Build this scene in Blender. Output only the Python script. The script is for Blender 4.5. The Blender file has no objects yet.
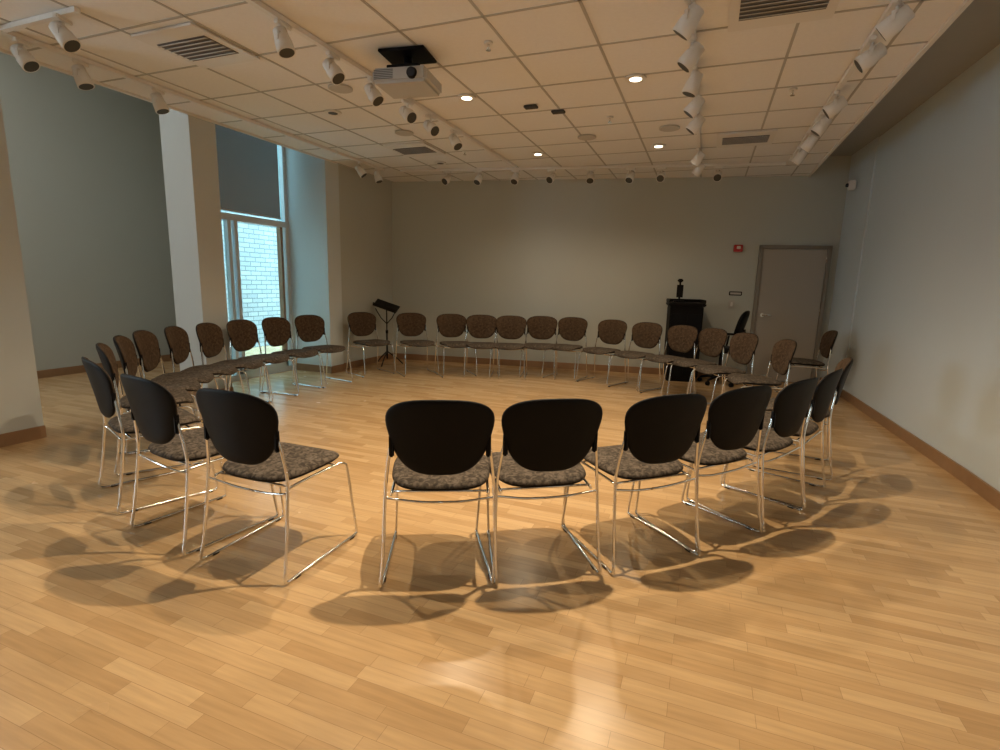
import bpy, bmesh, math, random
from mathutils import Vector, Matrix
random.seed(3)
scene = bpy.context.scene
try:
    scene.view_settings.view_transform = 'Standard'
    scene.view_settings.look = 'None'
except Exception: pass
scene.view_settings.exposure = 0.0

# ------------------------------------------------------------ materials
def mat(name, col, rough=0.6, metal=0.0, noise=0.0, nscale=8.0, bump=0.0, bscale=60.0, emit=None, estr=0.0, spec=0.5):
    m = bpy.data.materials.new(name); m.use_nodes = True
    nt = m.node_tree; b = nt.nodes['Principled BSDF']
    b.inputs['Base Color'].default_value = (*col, 1)
    b.inputs['Roughness'].default_value = rough
    b.inputs['Metallic'].default_value = metal
    b.inputs['Specular IOR Level'].default_value = spec
    tc = nt.nodes.new('ShaderNodeTexCoord')
    if noise > 0:
        n = nt.nodes.new('ShaderNodeTexNoise'); n.inputs['Scale'].default_value = nscale; n.inputs['Detail'].default_value = 3
        r = nt.nodes.new('ShaderNodeMix'); r.data_type = 'RGBA'
        r.inputs[6].default_value = (*[c*(1-noise) for c in col], 1)
        r.inputs[7].default_value = (*[min(1, c*(1+noise)) for c in col], 1)
        nt.links.new(tc.outputs['Object'], n.inputs['Vector'])
        nt.links.new(n.outputs['Fac'], r.inputs[0]); nt.links.new(r.outputs[2], b.inputs['Base Color'])
    if bump > 0:
        n = nt.nodes.new('ShaderNodeTexNoise'); n.inputs['Scale'].default_value = bscale
        bp = nt.nodes.new('ShaderNodeBump'); bp.inputs['Strength'].default_value = bump; bp.inputs['Distance'].default_value = 0.01
        nt.links.new(tc.outputs['Object'], n.inputs['Vector'])
        nt.links.new(n.outputs['Fac'], bp.inputs['Height']); nt.links.new(bp.outputs['Normal'], b.inputs['Normal'])
    if emit:
        b.inputs['Emission Color'].default_value = (*emit, 1); b.inputs['Emission Strength'].default_value = estr
    return m

M_wall = mat('wall_paint', (0.52, 0.54, 0.50), 0.75, noise=0.03, nscale=1.5, bump=0.05, bscale=150)
M_wallR_lit = mat('wall_paint_daylight_tint', (0.58, 0.65, 0.69), 0.7, noise=0.03, nscale=1.5, bump=0.05, bscale=150)  # same wall paint, with cool daylight mixed into the colour
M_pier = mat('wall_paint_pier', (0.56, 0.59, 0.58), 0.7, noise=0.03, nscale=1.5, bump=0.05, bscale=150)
M_reveal_lit = mat('reveal_paint_daylight_tint', (0.64, 0.70, 0.72), 0.7, noise=0.03, nscale=1.5, bump=0.05, bscale=150)  # lightened and blued: window light on the reveal painted into the colour
M_tile = mat('ceiling_tile', (0.84, 0.84, 0.84), 0.9, noise=0.04, nscale=40, bump=0.15, bscale=200)
M_tbar = mat('ceiling_tbar', (0.46, 0.45, 0.43), 0.6)
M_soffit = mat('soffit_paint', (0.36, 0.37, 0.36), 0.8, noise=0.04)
M_base = mat('baseboard_wood', (0.30, 0.17, 0.085), 0.45, noise=0.15, nscale=12)
M_chrome = mat('chrome_rod', (0.86, 0.85, 0.83), 0.13, 1.0)
M_black = mat('black_plastic', (0.004, 0.004, 0.005), 0.5, spec=0.16)
M_dark = mat('dark_lacquer', (0.006, 0.005, 0.005), 0.6, spec=0.15)
M_metalblk = mat('black_metal', (0.02, 0.02, 0.022), 0.35, 0.6)
M_white = mat('white_enamel', (0.78, 0.77, 0.75), 0.4)
M_proj = mat('projector_shell', (0.50, 0.50, 0.49), 0.4, noise=0.03)
M_lens = mat('glass_lens', (0.02, 0.03, 0.05), 0.05)
M_grille = mat('vent_grille', (0.52, 0.50, 0.47), 0.5)
M_ventdark = mat('vent_dark', (0.16, 0.155, 0.15), 0.7)
M_dkplate = mat('dark_plate', (0.05, 0.05, 0.05), 0.7)
M_door = mat('door_paint', (0.44, 0.405, 0.355), 0.5, noise=0.03, nscale=2)
M_doorfr = mat('door_frame_paint', (0.27, 0.25, 0.215), 0.5)
M_red = mat('alarm_red', (0.45, 0.02, 0.02), 0.4)
M_alu = mat('window_frame_paint', (0.62, 0.66, 0.68), 0.4)
M_emit = mat('downlight_glow', (1, .9, .7), 0.5, emit=(1, 0.86, 0.62), estr=7)
M_fillpanel = mat('fill_panel_glow', (1, 1, 1), 0.5, emit=(1, 0.97, 0.92), estr=3)  # glow of the added alcove fill panel
M_lampoff = mat('lamp_cavity', (0.05, 0.05, 0.045), 0.5)
M_ground = mat('courtyard_paving', (0.45, 0.47, 0.47), 0.9, noise=0.1)

def fabric(name, c1, c2, c3, scale):
    m = bpy.data.materials.new(name); m.use_nodes = True
    nt = m.node_tree; b = nt.nodes['Principled BSDF']; b.inputs['Roughness'].default_value = 0.95
    b.inputs['Specular IOR Level'].default_value = 0.15
    tc = nt.nodes.new('ShaderNodeTexCoord')
    n = nt.nodes.new('ShaderNodeTexNoise'); n.inputs['Scale'].default_value = scale; n.inputs['Detail'].default_value = 3; n.inputs['Distortion'].default_value = 1.0
    r = nt.nodes.new('ShaderNodeValToRGB')
    e = r.color_ramp.elements
    e[0].position = 0.36; e[0].color = (*c1, 1); e[1].position = 0.64; e[1].color = (*c3, 1)
    x = r.color_ramp.elements.new(0.5); x.color = (*c2, 1)
    nt.links.new(tc.outputs['Object'], n.inputs['Vector']); nt.links.new(n.outputs['Fac'], r.inputs['Fac'])
    nt.links.new(r.outputs['Color'], b.inputs['Base Color'])
    return m
M_seat = fabric('seat_fabric', (0.045, 0.036, 0.028), (0.085, 0.068, 0.053), (0.15, 0.12, 0.094), 42)
M_backfab = fabric('back_fabric', (0.050, 0.032, 0.020), (0.072, 0.046, 0.028), (0.105, 0.069, 0.043), 42)

def floor_mat():
    m = bpy.data.materials.new('maple_strip_floor'); m.use_nodes = True
    nt = m.node_tree; b = nt.nodes['Principled BSDF']; L = nt.links.new
    tc = nt.nodes.new('ShaderNodeTexCoord')
    mp = nt.nodes.new('ShaderNodeMapping')
    L(tc.outputs['Object'], mp.inputs['Vector'])
    bk = nt.nodes.new('ShaderNodeTexBrick')
    bk.inputs['Color1'].default_value = (0.64, 0.43, 0.225, 1); bk.inputs['Color2'].default_value = (0.49, 0.305, 0.143, 1)
    bk.inputs['Mortar'].default_value = (0.34, 0.21, 0.10, 1)
    bk.inputs['Scale'].default_value = 1.0; bk.inputs['Mortar Size'].default_value = 0.0008
    bk.inputs['Mortar Smooth'].default_value = 0.3
    bk.inputs['Brick Width'].default_value = 0.42; bk.inputs['Row Height'].default_value = 0.062
    bk.offset = 0.37; bk.offset_frequency = 2; bk.squash = 0.8; bk.squash_frequency = 3
    L(mp.outputs['Vector'], bk.inputs['Vector'])
    mg = nt.nodes.new('ShaderNodeMapping'); mg.inputs['Scale'].default_value = (1.5, 22, 1)
    L(tc.outputs['Object'], mg.inputs['Vector'])
    ng = nt.nodes.new('ShaderNodeTexNoise'); ng.inputs['Scale'].default_value = 2.5; ng.inputs['Detail'].default_value = 5
    L(mg.outputs['Vector'], ng.inputs['Vector'])
    rg = nt.nodes.new('ShaderNodeMapRange'); rg.inputs['To Min'].default_value = 0.76; rg.inputs['To Max'].default_value = 1.22
    L(ng.outputs['Fac'], rg.inputs['Value'])
    mx = nt.nodes.new('ShaderNodeMix'); mx.data_type = 'RGBA'; mx.blend_type = 'MULTIPLY'; mx.inputs[0].default_value = 1
    L(bk.outputs['Color'], mx.inputs[6]); L(rg.outputs['Result'], mx.inputs[7])
    L(mx.outputs[2], b.inputs['Base Color'])
    n2 = nt.nodes.new('ShaderNodeTexNoise'); n2.inputs['Scale'].default_value = 5
    L(tc.outputs['Object'], n2.inputs['Vector'])
    rr = nt.nodes.new('ShaderNodeMapRange'); rr.inputs['To Min'].default_value = 0.20; rr.inputs['To Max'].default_value = 0.30
    L(n2.outputs['Fac'], rr.inputs['Value']); L(rr.outputs['Result'], b.inputs['Roughness'])
    b.inputs['Specular IOR Level'].default_value = 0.42
    return m
M_floor = floor_mat()

def brick_mat():
    m = bpy.data.materials.new('painted_brick'); m.use_nodes = True
    nt = m.node_tree; b = nt.nodes['Principled BSDF']; L = nt.links.new
    b.inputs['Roughness'].default_value = 0.9
    tc = nt.nodes.new('ShaderNodeTexCoord'); sp = nt.nodes.new('ShaderNodeSeparateXYZ'); cb = nt.nodes.new('ShaderNodeCombineXYZ')
    L(tc.outputs['Object'], sp.inputs[0]); L(sp.outputs['Y'], cb.inputs['X']); L(sp.outputs['Z'], cb.inputs['Y'])
    bk = nt.nodes.new('ShaderNodeTexBrick')
    bk.inputs['Color1'].default_value = (0.31, 0.32, 0.305, 1); bk.inputs['Color2'].default_value = (0.24, 0.25, 0.24, 1)
    bk.inputs['Mortar'].default_value = (0.11, 0.12, 0.115, 1); bk.inputs['Scale'].default_value = 1
    bk.inputs['Brick Width'].default_value = 0.24; bk.inputs['Row Height'].default_value = 0.085; bk.inputs['Mortar Size'].default_value = 0.009
    L(cb.outputs[0], bk.inputs['Vector']); L(bk.outputs['Color'], b.inputs['Base Color'])
    return m
M_brick = brick_mat()

def glass_mat(name, tcol, fac):
    m = bpy.data.materials.new(name); m.use_nodes = True
    nt = m.node_tree; nt.nodes.remove(nt.nodes['Principled BSDF']); o = nt.nodes['Material Output']
    t = nt.nodes.new('ShaderNodeBsdfTransparent'); t.inputs[0].default_value = (*tcol, 1)
    g = nt.nodes.new('ShaderNodeBsdfGlossy'); g.inputs['Roughness'].default_value = 0.03
    x = nt.nodes.new('ShaderNodeMixShader'); x.inputs[0].default_value = fac
    nt.links.new(t.outputs[0], x.inputs[1]); nt.links.new(g.outputs[0], x.inputs[2]); nt.links.new(x.outputs[0], o.inputs['Surface'])
    return m
M_glass = glass_mat('window_glass', (0.84, 0.97, 1.0), 0.06)
def shade_mat():
    m = bpy.data.materials.new('roller_shade_mesh'); m.use_nodes = True
    nt = m.node_tree; nt.nodes.remove(nt.nodes['Principled BSDF']); o = nt.nodes['Material Output']
    t = nt.nodes.new('ShaderNodeBsdfTransparent'); d = nt.nodes.new('ShaderNodeBsdfDiffuse'); d.inputs[0].default_value = (0.30, 0.295, 0.28, 1)
    x = nt.nodes.new('ShaderNodeMixShader'); x.inputs[0].default_value = 0.84
    nt.links.new(t.outputs[0], x.inputs[1]); nt.links.new(d.outputs[0], x.inputs[2]); nt.links.new(x.outputs[0], o.inputs['Surface'])
    return m
M_shade = shade_mat()

# ------------------------------------------------------------ mesh builder
class MB:
    def __init__(s): s.v = []; s.f = []; s.m = []; s.sm = []; s.mats = []
    def mi(s, m):
        if m not in s.mats: s.mats.append(m)
        return s.mats.index(m)
    def face(s, idx, m, smooth=False): s.f.append(idx); s.m.append(s.mi(m)); s.sm.append(smooth)
    def prism(s, poly, z0, z1, m):
        n = len(poly); a = sum(poly[i][0]*poly[(i+1) % n][1]-poly[(i+1) % n][0]*poly[i][1] for i in range(n))
        if a < 0: poly = poly[::-1]
        b = len(s.v)
        s.v += [(x, y, z0) for x, y in poly]+[(x, y, z1) for x, y in poly]
        s.face([b+i for i in range(n)][::-1], m); s.face([b+n+i for i in range(n)], m)
        for i in range(n):
            j = (i+1) % n; s.face([b+i, b+j, b+n+j, b+n+i], m)
    def box(s, x0, x1, y0, y1, z0, z1, m): s.prism([(x0, y0), (x1, y0), (x1, y1), (x0, y1)], z0, z1, m)
    def rbox(s, c, size, m, M=None, bev=0.01):
        bm = bmesh.new(); bmesh.ops.create_cube(bm, size=1)
        for v in bm.verts: v.co = Vector((v.co.x*size[0], v.co.y*size[1], v.co.z*size[2]))
        if bev > 0: bmesh.ops.bevel(bm, geom=bm.edges[:], offset=bev, segments=2, affect='EDGES')
        b = len(s.v); bm.verts.index_update()
        for v in bm.verts:
            p = v.co.copy()
            if M is not None: p = M @ p
            s.v.append(tuple(p+Vector(c)))
        for f in bm.faces: s.face([b+v.index for v in f.verts], m, False)
        bm.free()
    def tube(s, path, r, m, seg=8, smooth_path=0, cap=True):
        P = [Vector(p) for p in path]
        R = r if isinstance(r, list) else [r]*len(P)
        if smooth_path:
            Q = []; RR = []
            for i in range(len(P)-1):
                p0 = P[max(i-1, 0)]; p1 = P[i]; p2 = P[i+1]; p3 = P[min(i+2, len(P)-1)]
                for k in range(smooth_path):
                    t = k/smooth_path
                    Q.append(0.5*((2*p1)+(p2-p0)*t+(2*p0-5*p1+4*p2-p3)*t*t+(3*p1-p0-3*p2+p3)*t**3)); RR.append(R[i]*(1-t)+R[i+1]*t)
            Q.append(P[-1]); RR.append(R[-1]); P = Q; R = RR
        n = len(P); b = len(s.v); prev = None
        for i in range(n):
            t = (P[min(i+1, n-1)]-P[max(i-1, 0)]).normalized()
            if prev is None:
                a = Vector((0, 0, 1)) if abs(t.z) < 0.9 else Vector((1, 0, 0)); u = t.cross(a).normalized()
            else: u = (prev-t*prev.dot(t)).normalized()
            prev = u; w = t.cross(u)
            for k in range(seg):
                an = 2*math.pi*k/seg; s.v.append(tuple(P[i]+(u*math.cos(an)+w*math.sin(an))*R[i]))
        for i in range(n-1):
            for k in range(seg):
                k2 = (k+1) % seg
                s.face([b+i*seg+k, b+i*seg+k2, b+(i+1)*seg+k2, b+(i+1)*seg+k], m, True)
        if cap:
            s.face([b+k for k in range(seg)][::-1], m); s.face([b+(n-1)*seg+k for k in range(seg)], m)
    def pad(s, outline, fn, mtop, mbot, T, na=48, rings=(0.3, 0.6, 0.8, 0.9, 0.95, 0.98, 1.0)):
        O = [outline(2*math.pi*k/na) for k in range(na)]
        idx = {}
        for side in (1, -1):
            s.v.append(tuple(fn(0, 0, side*T))); idx[(side, 0, 0)] = len(s.v)-1
            for ri, r in enumerate(rings):
                h = T*math.sqrt(max(0, 1-r**8))
                for k in range(na):
                    if r == 1.0 and side == -1: idx[(side, ri+1, k)] = idx[(1, ri+1, k)]; continue
                    s.v.append(tuple(fn(O[k][0]*r, O[k][1]*r, side*h))); idx[(side, ri+1, k)] = len(s.v)-1
            mm = mtop if side == 1 else mbot
            for k in range(na):
                k2 = (k+1) % na
                f = [idx[(side, 0, 0)], idx[(side, 1, k)], idx[(side, 1, k2)]]
                s.face(f if side == 1 else f[::-1], mm, True)
                for ri in range(1, len(rings)):
                    f = [idx[(side, ri, k)], idx[(side, ri+1, k)], idx[(side, ri+1, k2)], idx[(side, ri, k2)]]
                    s.face(f if side == 1 else f[::-1], mm, True)
    def mesh(s, name):
        me = bpy.data.meshes.new(name); me.from_pydata(s.v, [], s.f)
        for m in s.mats: me.materials.append(m)
        for p, mi, sm in zip(me.polygons, s.m, s.sm): p.material_index = mi; p.use_smooth = sm
        me.update(); return me
    def obj(s, name, loc=(0, 0, 0), rz=0.0, me=None):
        o = bpy.data.objects.new(name, me or s.mesh(name)); scene.collection.objects.link(o)
        o.location = loc; o.rotation_euler = (0, 0, rz); return o

def se(a, n):
    c, s_ = math.cos(a), math.sin(a)
    return (math.copysign(abs(c)**(2/n), c), math.copysign(abs(s_)**(2/n), s_))

# ------------------------------------------------------------ ROOM
C = 2.93           # acoustic ceiling height
def yb(x): return 7.68+0.161*(x+4.95)   # back wall face

b = MB(); b.box(-8.1, 2.2, -4.2, 9.2, -0.12, 0, M_floor); b.obj('floor')
b = MB(); b.prism([(-4.95, -4), (1.2, -4), (1.2, yb(1.2)+.1), (-5.1, yb(-5.1)+.1), (-5.1, 6.25), (-4.95, 6.25)], C, 3.18, M_tile); b.obj('ceiling')
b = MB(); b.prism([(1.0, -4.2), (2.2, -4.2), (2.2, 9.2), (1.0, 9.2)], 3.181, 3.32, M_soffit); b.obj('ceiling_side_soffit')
b = MB(); b.box(-4.95, -4.87, -4, 6.25, 3.18, 4.35, M_wall); b.obj('wall_fascia')
b = MB(); b.box(-8.1, -4.87, -4.1, 4.0, 4.35, 4.45, M_wall)
b.prism([(-8.1, 4.0), (-8.1, 6.2), (-7.8, 6.1), (-5.61, 4.4), (-5.61, 6.3), (-4.87, 6.3), (-4.87, 4.0)], 4.35, 4.45, M_wall); b.obj('ceiling_alcove')
b = MB(); ts = 0.59
xs = [-0.22+ts*k for k in range(-8, 3)]
for x in xs: b.prism([(x-.009, -4), (x+.009, -4), (x+.009, yb(x)), (x-.009, yb(x))], C-0.004, C, M_tbar)
y = -3.9
while y < 8.8:
    xl = -4.95 if y < yb(-4.95) else (y-7.68)/0.161-4.95
    if xl < 1.15: b.box(xl, 1.2, y-.009, y+.009, C-0.004, C, M_tbar)
    y += ts
b.box(1.17, 1.2, -4, yb(1.2), C-0.02, C, M_white); b.box(-4.95, -4.92, -4, 6.25, C-0.02, C, M_white)
b.obj('ceiling_grid')

# walls
b = MB()
b.prism([(1.88, -4.2), (1.88, 4.6), (1.765, 7.80), (2.1, 7.80), (2.1, -4.2)], 0, 3.2, M_wallR_lit)
b.prism([(1.745, 7.80), (1.66, 9.1), (2.1, 9.1), (2.1, 7.80)], 0, 3.2, M_wallR_lit); b.obj('wall_right')
b = MB(); b.prism([(-5.3, yb(-5.3)), (2.1, yb(2.1)), (2.1, yb(2.1)+.25), (-5.3, yb(-5.3)+.25)], 0, 3.2, M_wall); b.obj('wall_back')
b = MB(); b.box(-5.2, -4.97, 6.27, 7.75, 0, 3.2, M_wall); b.obj('wall_left')
b = MB(); b.box(-5.78, -4.93, 6.0, 6.28, 0, 4.4, M_reveal_lit); b.obj('wall_left_pier')
b = MB(); b.box(-5.36, -4.95, 4.01, 4.32, 0, 4.4, M_pier); b.obj('wall_column')
b = MB(); b.prism([(-5.36, 4.03), (-7.82, 5.92), (-7.82, 6.2), (-5.36, 4.31)], 0, 4.4, M_wall); b.obj('wall_alcove_end')
b = MB(); b.box(-5.45, -4.97, 1.9, 2.49, 0, 4.4, M_pier); b.obj('wall_front_pier')
b = MB()
b.box(-8.0, -7.8, -0.6, 6.2, 0, 4.4, M_wall); b.box(-8.0, -7.8, -4.2, -2.4, 0, 4.4, M_wall)
b.box(-8.0, -7.8, -2.4, -0.6, 0, 0.9, M_wall); b.box(-8.0, -7.8, -2.4, -0.6, 2.6, 4.4, M_wall); b.obj('wall_alcove')
b = MB()
b.box(-8.0, 2.1, -4.2, -4.0, 0, 4.4, M_wall); b.obj('wall_rear')
# baseboards
h = 0.10
b = MB(); b.prism([(1.862, -4), (1.88, -4), (1.88, 4.6), (1.765, 7.8), (1.747, 7.8), (1.862, 4.6)], 0, h, M_base)
b.prism([(1.745, 7.79), (1.727, 7.79), (1.665, yb(1.66)), (1.68, yb(1.66))], 0, h, M_base); b.obj('baseboard_right')
b = MB()
b.prism([(-4.95, yb(-4.95)-.016), (.69, yb(.69)-.016), (.69, yb(.69)), (-4.95, yb(-4.95))], 0, h, M_base)
b.obj('baseboard_back')
b = MB(); b.box(-4.97, -4.952, 6.28, 7.67, 0, h, M_base); b.box(-4.93, -4.912, 5.985, 6.28, 0, h, M_base); b.box(-5.55, -4.912, 5.983, 6.0, 0, h, M_base)
b.box(-4.95, -4.932, 4.0, 4.32, 0, h, M_base); b.box(-5.36, -4.932, 3.993, 4.01, 0, h, M_base)
b.box(-4.97, -4.952, 1.9, 2.49, 0, h, M_base); b.obj('baseboard_left')
b = MB(); b.box(-7.8, -7.782, -4, 5.88, 0, h, M_base); b.obj('baseboard_alcove')

# window_1 (plane x=-5.61, y 4.40..6.0)
b = MB()
WX = -5.61
b.box(WX-.10, WX, 4.30, 6.0, 3.7, 4.4, M_wall)
b.box(WX-.09, WX+.01, 4.35, 6.0, 0, 0.07, M_alu)
b.box(WX-.09, WX+.02, 4.35, 6.0, 2.03, 2.11, M_alu)
b.box(WX-.09, WX+.01, 4.35, 6.0, 3.62, 3.7, M_alu)
b.box(WX-.09, WX+.01, 4.35, 4.42, 0, 3.7, M_alu)
b.box(WX-.09, WX+.01, 5.94, 6.0, 0, 3.7, M_alu)
b.box(WX-.07, WX+.0, 4.98, 5.03, 0.07, 2.03, M_alu)
b.box(WX-.06, WX+.012, 5.07, 5.12, 0.07, 2.03, M_alu)
b.box(WX-.06, WX+.012, 5.84, 5.88, 0.07, 2.03, M_base)
b.box(WX-.06, WX+.012, 5.07, 5.88, 0.07, 0.14, M_alu)
b.box(WX-.05, WX-.044, 4.42, 5.94, 0.07, 3.62, M_glass)
b.box(WX+.02, WX+.023, 4.44, 5.84, 2.14, 3.6, M_shade)
b.tube([(WX+.03, 4.44, 3.6), (WX+.03, 5.84, 3.6)], 0.035, M_white, 10)
b.tube([(WX+.022, 4.44, 2.145), (WX+.022, 5.84, 2.145)], 0.012, M_grille, 8)
b.obj('window_1')
b = MB()
for yy in (-2.4, -1.5, -.66): b.box(-7.95, -7.85, yy, yy+.06, .9, 2.6, M_alu)
for zz in (.9, 2.54): b.box(-7.95, -7.85, -2.4, -.6, zz, zz+.06, M_alu)
b.obj('window_2')
b = MB(); b.box(-8.2, -8.0, 6.2, 12, -0.1, 4.5, M_brick); b.obj('wall_courtyard_brick')
b = MB(); b.box(-8.0, -5.3, 6.2, 12, -0.14, -0.02, M_ground); b.obj('courtyard_ground')

# door
ang = math.atan(0.161)
def wallframe(x): return (x, yb(x), 0)
b = MB()
W = 0.94; H = 1.98
b.rbox((-W/2+.025, -.031, H/2), (.05, .06, H), M_doorfr, bev=.004)
b.rbox((W/2-.025, -.031, H/2), (.05, .06, H), M_doorfr, bev=.004)
b.rbox((0, -.031, H-.025), (W, .06, .05), M_doorfr, bev=.004)
b.rbox((0, -.020, (H-.06)/2+.008), (W-.11, .03, H-.068), M_door, bev=.003)
b.tube([(-W/2+.12, -.03, .98), (-W/2+.12, -.075, .98)], .028, M_chrome, 14)
b.tube([(-W/2+.12, -.075, .98), (-W/2+.24, -.08, .98)], .011, M_chrome, 10)
for z in (.25, 1.0, 1.75): b.tube([(W/2-.052, -.043, z), (W/2-.052, -.043, z+.1)], .008, M_chrome, 8)
b.obj('door_1', wallframe(1.12), ang)

def boxobj(name, x, z, sx, sz, sy, m, extra=None):
    b = MB(); b.rbox((0, -sy/2, 0), (sx, sy, sz), m, bev=.006)
    if extra: extra(b)
    return b.obj(name, (x, yb(x)-.001, z), ang)
boxobj('fire_alarm_strobe', .37, 1.93, .12, .10, .05, M_red, lambda b: b.rbox((0, -.055, .01), (.05, .02, .04), M_white, bev=.004))
boxobj('wall_placard', .40, 1.28, .18, .06, .012, M_dark, lambda b: b.rbox((0, -.012, 0), (.15, .004, .03), M_grille, bev=.001))
boxobj('light_switch_panel', .36, 1.12, .09, .12, .015, M_grille, lambda b: b.rbox((0, -.018, 0), (.03, .012, .06), M_white, bev=.002))
b = MB(); b.rbox((-.045, 0, 0), (.08, .09, .12), M_white, bev=.01); b.tube([(-.085, 0, 0), (-.105, -.01, 0)], .025, M_lens, 12)
b.obj('security_camera', (1.69, 8.3, 2.72))

# ------------------------------------------------------------ CHAIR mesh
c = MB()
def back_outline(a):
    x, z = se(a, 3.3)
    t = (z+1)/2
    hw = 0.158+0.098*(t**0.8)
    return (x*hw, z*0.165)
def back_fn(x, z, hh):
    zz = z+0.014*(1-(x/.25)**2)*(1 if z > 0 else 0)*min(1, abs(z)/.1)
    return Vector((x, -0.268+0.85*x*x-0.20*z-0.25*z*z+hh, 0.69+zz))
c.pad(back_outline, back_fn, M_backfab, M_black, 0.016)
def back_fn2(x, z, hh):
    p = back_fn(x*1.015, z*1.02, 0); p.y += -0.006+hh; return p
c.pad(back_outline, back_fn2, M_black, M_black, 0.014)
def seat_outline(a):
    x, y = se(a, 3.6); return (x*(0.232-0.012*(-y)), y*0.225)
def seat_fn(x, y, hh):
    z = 0.462+0.03*y-0.18*(0.05-x*x)*0.6
    if y > .14: z -= (y-.14)**2*5
    return Vector((x, y, z+hh))
c.pad(seat_outline, seat_fn, M_seat, M_black, 0.026)
r = 0.0075
for s in (1, -1):
    c.tube([(s*.200, -.236, .70), (s*.218, -.226, .62), (s*.234, -.214, .50), (s*.240, -.218, .40), (s*.25, -.255, .12), (s*.256, -.272, .035), (s*.256, -.257, .0085), (s*.252, -.15, .0085),
            (s*.250, .15, .0085), (s*.250, .228, .0085), (s*.249, .246, .03), (s*.243, .232, .15), (s*.235, .205, .37), (s*.230, .18, .418), (s*.222, .12, .425), (s*.215, -.1, .42), (s*.215, -.20, .415)],
           r, M_chrome, 8, 4)
    c.tube([(s*.240, -.216, .405), (s*.2, -.205, .395), (s*.1, -.19, .375), (0, -.185, .37)], .006, M_chrome, 8, 3)
    c.rbox((s*.253, -.2, .006), (.018, .04, .011), M_black, bev=.003); c.rbox((s*.25, .2, .006), (.018, .04, .011), M_black, bev=.003)
    c.rbox((s*.208, -.232, .65), (.022, .022, .10), M_black, bev=.006)
c.tube([(-.222, .13, .424), (.222, .13, .424)], .006, M_chrome, 8)
c.tube([(-.217, -.17, .417), (.217, -.17, .417)], .006, M_chrome, 8)
chair_me = c.mesh('stacking_chair')

CX, CY = -1.9, 4.9
ring = [
 (-1.88, 1.62, 0), (-.99, 1.877, 26), (-.562, 2.13, 33), (-.10, 2.47, 43), (.24, 2.87, 50), (.55, 3.29, 59), (.79, 3.78, 68), (1.0, 4.45, 82),
 (.79, 5.78, None), (.46, 6.36, None), (.14, 6.84, None), (-.22, 7.08, None), (-.69, 7.3, None), (-1.19, 7.5, None), (-1.80, 7.62, None), (-2.26, 7.54, None),
 (-2.66, 7.28, None), (-3.08, 7.14, None), (-3.52, 7.0, None), (-4.08, 6.78, None), (-4.68, 6.38, None), (-4.80, 5.42, None), (-4.80, 4.84, None), (-4.78, 4.32, None),
 (-4.68, 3.82, None), (-4.58, 3.39, None), (-4.42, 2.99, None), (-4.16, 2.65, None), (-3.80, 2.30, None), (-3.22, 1.88, -22), (-2.50, 1.66, -10)]
for i, (x, y, a) in enumerate(ring):
    if a is None:
        d = Vector((CX-x, CY-y)); a = math.degrees(math.atan2(-d.x, d.y))+random.uniform(-5, 5)
    ar = math.radians(a); fx, fy = -math.sin(ar), math.cos(ar)
    o = bpy.data.objects.new('stacking_chair', chair_me); scene.collection.objects.link(o)
    o.location = (x+fx*.28, y+fy*.28, 0); o.rotation_euler = (0, 0, ar)
o = bpy.data.objects.new('stacking_chair', chair_me); scene.collection.objects.link(o)
o.location = (1.22, 7.5, 0); o.rotation_euler = (0, 0, math.radians(95))

# office chair
b = MB()
for k in range(5):
    a = 2*math.pi*k/5+.3; dx, dy = math.cos(a), math.sin(a)
    b.tube([(0, 0, .12), (dx*.15, dy*.15, .10), (dx*.26, dy*.26, .07)], [.025, .02, .014], M_black, 8)
    b.tube([(dx*.26-dy*.02, dy*.26+dx*.02, .03), (dx*.26+dy*.02, dy*.26-dx*.02, .03)], .03, M_black, 12)
b.tube([(0, 0, .1), (0, 0, .30), (0, 0, .46)], [.03, .025, .02], M_metalblk, 12)
b.pad(lambda a: (se(a, 3)[0]*.23, se(a, 3)[1]*.22), lambda x, y, hh: Vector((x, y, .50+hh-.3*max(0, y-.15)**2)), M_black, M_black, .04)
b.pad(lambda a: (se(a, 3)[0]*.20, se(a, 3)[1]*.20), lambda x, z, hh: Vector((x, -.24+.6*x*x-.25*z+hh, .86+z)), M_black, M_black, .03)
b.tube([(0, -.1, .46), (0, -.25, .48), (0, -.28, .62), (0, -.27, .8)], .018, M_metalblk, 8, 3)
for s in (1, -1):
    b.tube([(s*.2, 0, .47), (s*.26, 0, .50), (s*.27, -.02, .68)], .014, M_black, 8, 3)
    b.rbox((s*.27, 0, .70), (.05, .22, .03), M_black, bev=.01)
b.obj('office_chair', (.27, 7.98, 0), math.radians(75))

# lectern
b = MB()
b.rbox((0, 0, .04), (.40, .40, .08), M_dark, bev=.004)
b.rbox((0, 0, .58), (.45, .44, 1.02), M_dark, bev=.01)
b.rbox((0, -.01, 1.11), (.50, .50, .05), M_dark, bev=.012)
b.rbox((-.11, -.225, .55), (.20, .012, .86), M_black, bev=.004); b.rbox((.11, -.225, .55), (.20, .012, .86), M_black, bev=.004)
for s in (-1, 1): b.tube([(s*.025, -.245, .55), (s*.025, -.245, .67)], .006, M_chrome, 8)
for s in (-1, 1): b.rbox((s*.24, 0, 1.155), (.015, .46, .05), M_dark, bev=.004)
b.rbox((0, .23, 1.155), (.48, .015, .05), M_dark, bev=.004)
b.obj('av_lectern_cabinet', (-.27, 8.08, 0), ang)
b = MB()
b.rbox((0, 0, .012), (.16, .12, .022), M_black, bev=.006)
b.tube([(0, .02, .02), (0, .03, .12), (.0, .02, .22), (-.01, -.03, .31)], .013, M_black, 8, 3)
b.rbox((-.01, -.05, .31), (.07, .10, .05), M_black, bev=.012)
b.rbox((.0, .0, .16), (.09, .012, .18), M_black, bev=.004)
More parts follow.
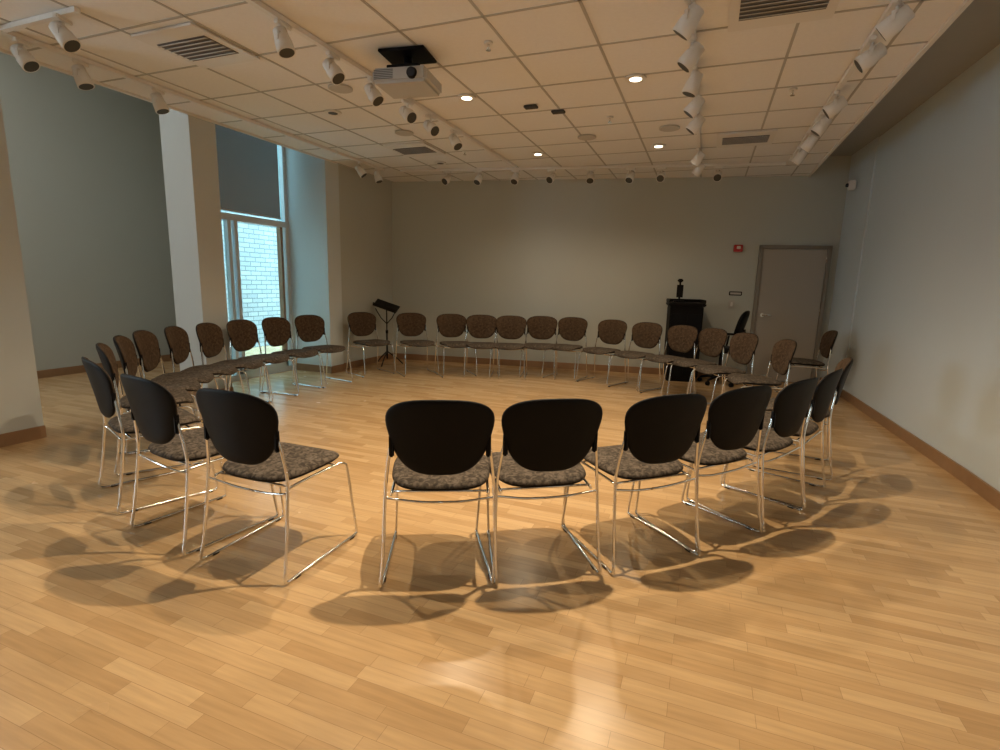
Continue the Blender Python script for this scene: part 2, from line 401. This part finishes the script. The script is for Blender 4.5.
b.obj('document_camera', (-.36, 8.07, 1.135), ang)

# music stand
b = MB(); hh_ = .88
for k in range(3):
    a = 2*math.pi*k/3+.4
    b.tube([(0, 0, .22), (math.cos(a)*.15, math.sin(a)*.15, .11), (math.cos(a)*.25, math.sin(a)*.25, .012)], .010, M_metalblk, 8)
b.tube([(0, 0, .1), (0, 0, hh_*.6)], .014, M_metalblk, 10); b.tube([(0, 0, hh_*.6), (0, 0, hh_)], .010, M_metalblk, 10)
b.tube([(0, 0, hh_*.6-.02), (0, 0, hh_*.6+.03)], .02, M_black, 10)
R = Matrix.Rotation(math.radians(18), 3, 'Y') @ Matrix.Rotation(math.radians(-62), 3, 'X')
b.rbox((0, 0, hh_+.06), (.38, .008, .22), M_metalblk, R, bev=.003)
b.rbox(Vector((0, 0, hh_+.06))+R @ Vector((0, -.03, -.11)), (.38, .06, .008), M_metalblk, R, bev=.002)
b.rbox((0, .02, hh_+.02), (.05, .04, .05), M_black, bev=.008)
for s in (-1, 1): b.tube([(0, 0, hh_*.75), (s*.09, -.02, hh_*.86), (s*.17, -.03, hh_+.02)], .008, M_metalblk, 8)
b.obj('music_stand', (-4.68, 7.05, 0), math.radians(20))

# ------------------------------------------------------------ ceiling fixtures
def track(name, pts):
    b = MB(); p, q = Vector(pts[0]), Vector(pts[1]); d = (q-p).normalized(); n = Vector((-d.y, d.x))*.018
    b.prism([tuple(p-n), tuple(q-n), tuple(q+n), tuple(p+n)], C-.035, C-.0045, M_white); b.obj(name)
track('lighting_track', [(-2.58, 0), (-2.58, 7.05)])
track('lighting_track', [(-.22, 0), (-.22, 7.40)])
track('lighting_track', [(.82, 0), (.82, 7.5)])
track('lighting_track', [(-4.5, 0), (-4.5, 6.75)])
track('lighting_track', [(-4.47, 2.30), (-3.7, 2.30)])
def ytk(x): return 7.59+.165*x
track('lighting_track', [(-4.3, ytk(-4.3)), (.78, ytk(.78))])

def head_mesh(tilt):
    b = MB()
    b.rbox((0, 0, -.049), (.035, .12, .026), M_white, bev=.005)
    b.tube([(0, 0, -.05), (0, 0, -.10)], .009, M_white, 8)
    R = Matrix.Rotation(math.radians(tilt), 3, 'Y')
    ax = R @ Vector((0, 0, -1)); c0 = Vector((0, 0, -.145))
    b.rbox((0, 0, -.105), (.03, .10, .012), M_white, bev=.003)
    for s in (1, -1): b.rbox((0, s*.052, -.125), (.018, .006, .05), M_white, bev=.001)
    P = [c0-ax*.078, c0-ax*.073, c0-ax*.02, c0+ax*.0, c0+ax*.07]
    b.tube(P, [.032, .042, .046, .052, .055], M_white, 18)
    b.tube([c0+ax*.0695, c0+ax*.0712], .047, M_lampoff, 18)
    return b.mesh('track_light_head')
HM = [head_mesh(t) for t in (20, 38, 55)]
def head(x, y, rz, t):
    o = bpy.data.objects.new('track_light_head', HM[t]); scene.collection.objects.link(o); o.location = (x, y, C); o.rotation_euler = (0, 0, math.radians(rz))
for y in (2.79, 3.26, 3.74, 4.25, 4.67, 5.19): head(-2.58, y, random.choice((180, 200, -20, 160)), random.randint(0, 2))
for y in (3.3, 3.77, 4.25, 4.75, 5.25, 6.6, 7.2): head(-.22, y, random.choice((0, 15, -15)), random.randint(0, 1))
for y in (3.65, 4.11, 5.08, 5.6, 6.2, 6.8): head(.82, y, random.choice((10, -25, -10)), random.randint(1, 2))
for y in (2.42, 2.78, 3.38, 6.2, 6.6): head(-4.5, y, random.choice((170, 180, -160)), random.randint(0, 1))
head(-3.85, 2.30, 200, 1)
for x in (-3.6, -3.14, -2.62, -2.12, -1.6, -1.08, -.69, 0.0): head(x, ytk(x), 90+random.uniform(-15, 15), random.randint(1, 2))

def diffuser(x, y, sx=.56, sy=.56):
    b = MB()
    b.rbox((0, 0, -.008), (sx, sy, .014), M_white, bev=.003)
    b.rbox((0, 0, -.017), (sx*.80, sy*.50, .004), M_ventdark, bev=.0)
    n = 6
    for k in range(n):
        yy = -sy*.21+sy*.42*k/(n-1)
        b.rbox((0, yy, -.021), (sx*.80, .034, .004), M_grille, Matrix.Rotation(.35, 3, 'X'), bev=0)
    b.obj('ceiling_air_diffuser', (x, y, C-.0045))
for x, y in ((-3.47, 2.93), (-3.47, 5.88), (.24, 6.42), (.26, 3.52)): diffuser(x, y)

def downlight(x, y, on=True):
    b = MB(); N = 28
    b.tube([(0, 0, -.001), (0, 0, -.012)], .080, M_white, N)
    b.tube([(0, 0, -.0121), (0, 0, -.0135)], .045, M_emit if on else M_lampoff, N)
    b.obj('recessed_downlight', (x, y, C-.005))
for x, y in [(-2.08, 4.4), (-.65, 4.4), (-2.08, 6.47), (-.65, 6.47), (-.68, 2.50), (-2.08, 2.35)]: downlight(x, y)
for x, y in [(-3.5, 4.4), (-3.5, 6.6)]: downlight(x, y, False)
def speaker(x, y):
    b = MB(); b.tube([(0, 0, 0), (0, 0, -.012), (0, 0, -.016)], [.10, .10, .09], M_grille, 28); b.obj('ceiling_speaker', (x, y, C-.0045))
for p in ((-3.01, 3.89), (-.49, 5.8), (-1.35, 5.9), (-3.2, 5.2)): speaker(*p)
for p in ((-1.62, 4.78), (-1.42, 4.98)):
    b = MB(); b.rbox((0, 0, -.01), (.12, .07, .02), M_dkplate, bev=.004); b.obj('ceiling_junction_plate', (*p, C-.0045))
for p in ((-1.0, 5.3), (-2.9, 6.1), (.5, 5.0), (-1.5, 3.5)):
    b = MB(); b.tube([(0, 0, 0), (0, 0, -.012)], .03, M_white, 16); b.tube([(0, 0, -.012), (0, 0, -.045)], .008, M_chrome, 8); b.tube([(0, 0, -.045), (0, 0, -.049)], .018, M_chrome, 12); b.obj('sprinkler_head', (*p, C-.0045))

# glowing panel added out of view to brighten the alcove
b = MB(); b.rbox((0, 0, -.03), (.62, 1.8, .05), M_white, bev=.006); b.rbox((0, 0, -.058), (.54, 1.72, .006), M_fillpanel, bev=.001); b.obj('alcove_fill_panel', (-6.9, 1.6, 4.348))

# projector
b = MB()
b.rbox((0, 0, -.01), (.34, .26, .02), M_black, bev=.004)
b.tube([(0, 0, -.02), (0, 0, -.10)], .03, M_black, 12)
b.rbox((0, 0, -.105), (.24, .20, .018), M_black, bev=.004)
for sx in (-1, 1):
    for sy in (-1, 1): b.tube([(sx*.10, sy*.08, -.105), (sx*.13, sy*.10, -.135)], .008, M_black, 6)
b.rbox((0, 0, -.185), (.40, .34, .10), M_proj, bev=.02)
b.rbox((0, 0, -.141), (.30, .24, .012), M_black, bev=.003)
b.tube([(.10, -.165, -.185), (.10, -.185, -.185)], [.038, .034], M_black, 20); b.tube([(.10, -.1855, -.185), (.10, -.188, -.185)], .028, M_lens, 20)
for k in range(6): b.rbox((-.11, -.171, -.155-.011*k), (.14, .004, .005), M_ventdark, bev=0)
b.obj('ceiling_projector', (-2.12, 3.50, C-.0045), math.radians(8))

# ------------------------------------------------------------ LIGHTS
def spot(x, y, z, e, size=130, blend=.9, col=(1, .80, .55), r=.04, rot=(0, 0, 0)):
    l = bpy.data.lights.new('downlight_lamp', 'SPOT'); l.energy = e; l.spot_size = math.radians(size); l.spot_blend = blend; l.color = col; l.shadow_soft_size = r
    o = bpy.data.objects.new('downlight_lamp', l); scene.collection.objects.link(o); o.location = (x, y, z); o.rotation_euler = rot
WARM = (1, .80, .55)
spot(-.68, 2.50, C-.05, 260, 145, .8, WARM, .025)
spot(-2.08, 2.35, C-.05, 110, 145, .8, WARM, .03)
for x, y in ((-2.08, 4.4), (-.65, 4.4)): spot(x, y, C-.05, 84, 145, .9, WARM)
for x, y in ((-2.08, 6.47), (-.65, 6.47)): spot(x, y, C-.05, 50, 150, .9, WARM)

def area(name, loc, rot, sx, sy, e, col):
    l = bpy.data.lights.new(name, 'AREA'); l.shape = 'RECTANGLE'; l.size = sx; l.size_y = sy; l.energy = e; l.color = col
    o = bpy.data.objects.new(name, l); scene.collection.objects.link(o); o.location = loc; o.rotation_euler = rot
area('daylight_boost_left', (-8.05, -1.5, 1.75), (0, math.radians(-90), 0), 1.7, 1.8, 60, (.85, .93, 1))  # area lamp added outside window_2 to boost its daylight
area('alcove_fill_lamp', (-6.9, 1.6, 4.27), (0, 0, 0), .54, 1.72, 42, (1, .97, .90))  # added lamp below the unseen panel, fills the alcove

w = bpy.data.worlds.new('sky'); scene.world = w; w.use_nodes = True
bg = w.node_tree.nodes['Background']; bg.inputs[0].default_value = (.62, .86, 1, 1); bg.inputs[1].default_value = 10.0

# ------------------------------------------------------------ CAMERA
th = math.radians(21.17); p = math.radians(10.08); r = math.radians(1.5)
R0 = Vector((math.cos(th), math.sin(th), 0)); Fh = Vector((-math.sin(th), math.cos(th), 0)); U = Vector((0, 0, 1))
fw = Fh*math.cos(p)-U*math.sin(p); up = U*math.cos(p)+Fh*math.sin(p)
rc = R0*math.cos(r)+up*math.sin(r); uc = -R0*math.sin(r)+up*math.cos(r)
cam = bpy.data.cameras.new('camera'); cam.lens = 18.72; cam.sensor_width = 36; cam.clip_start = .05
co = bpy.data.objects.new('camera', cam); scene.collection.objects.link(co)
Mx = Matrix((rc, uc, -fw)).transposed().to_4x4(); Mx.translation = Vector((0, 0, 1.35)); co.matrix_world = Mx
scene.camera = co
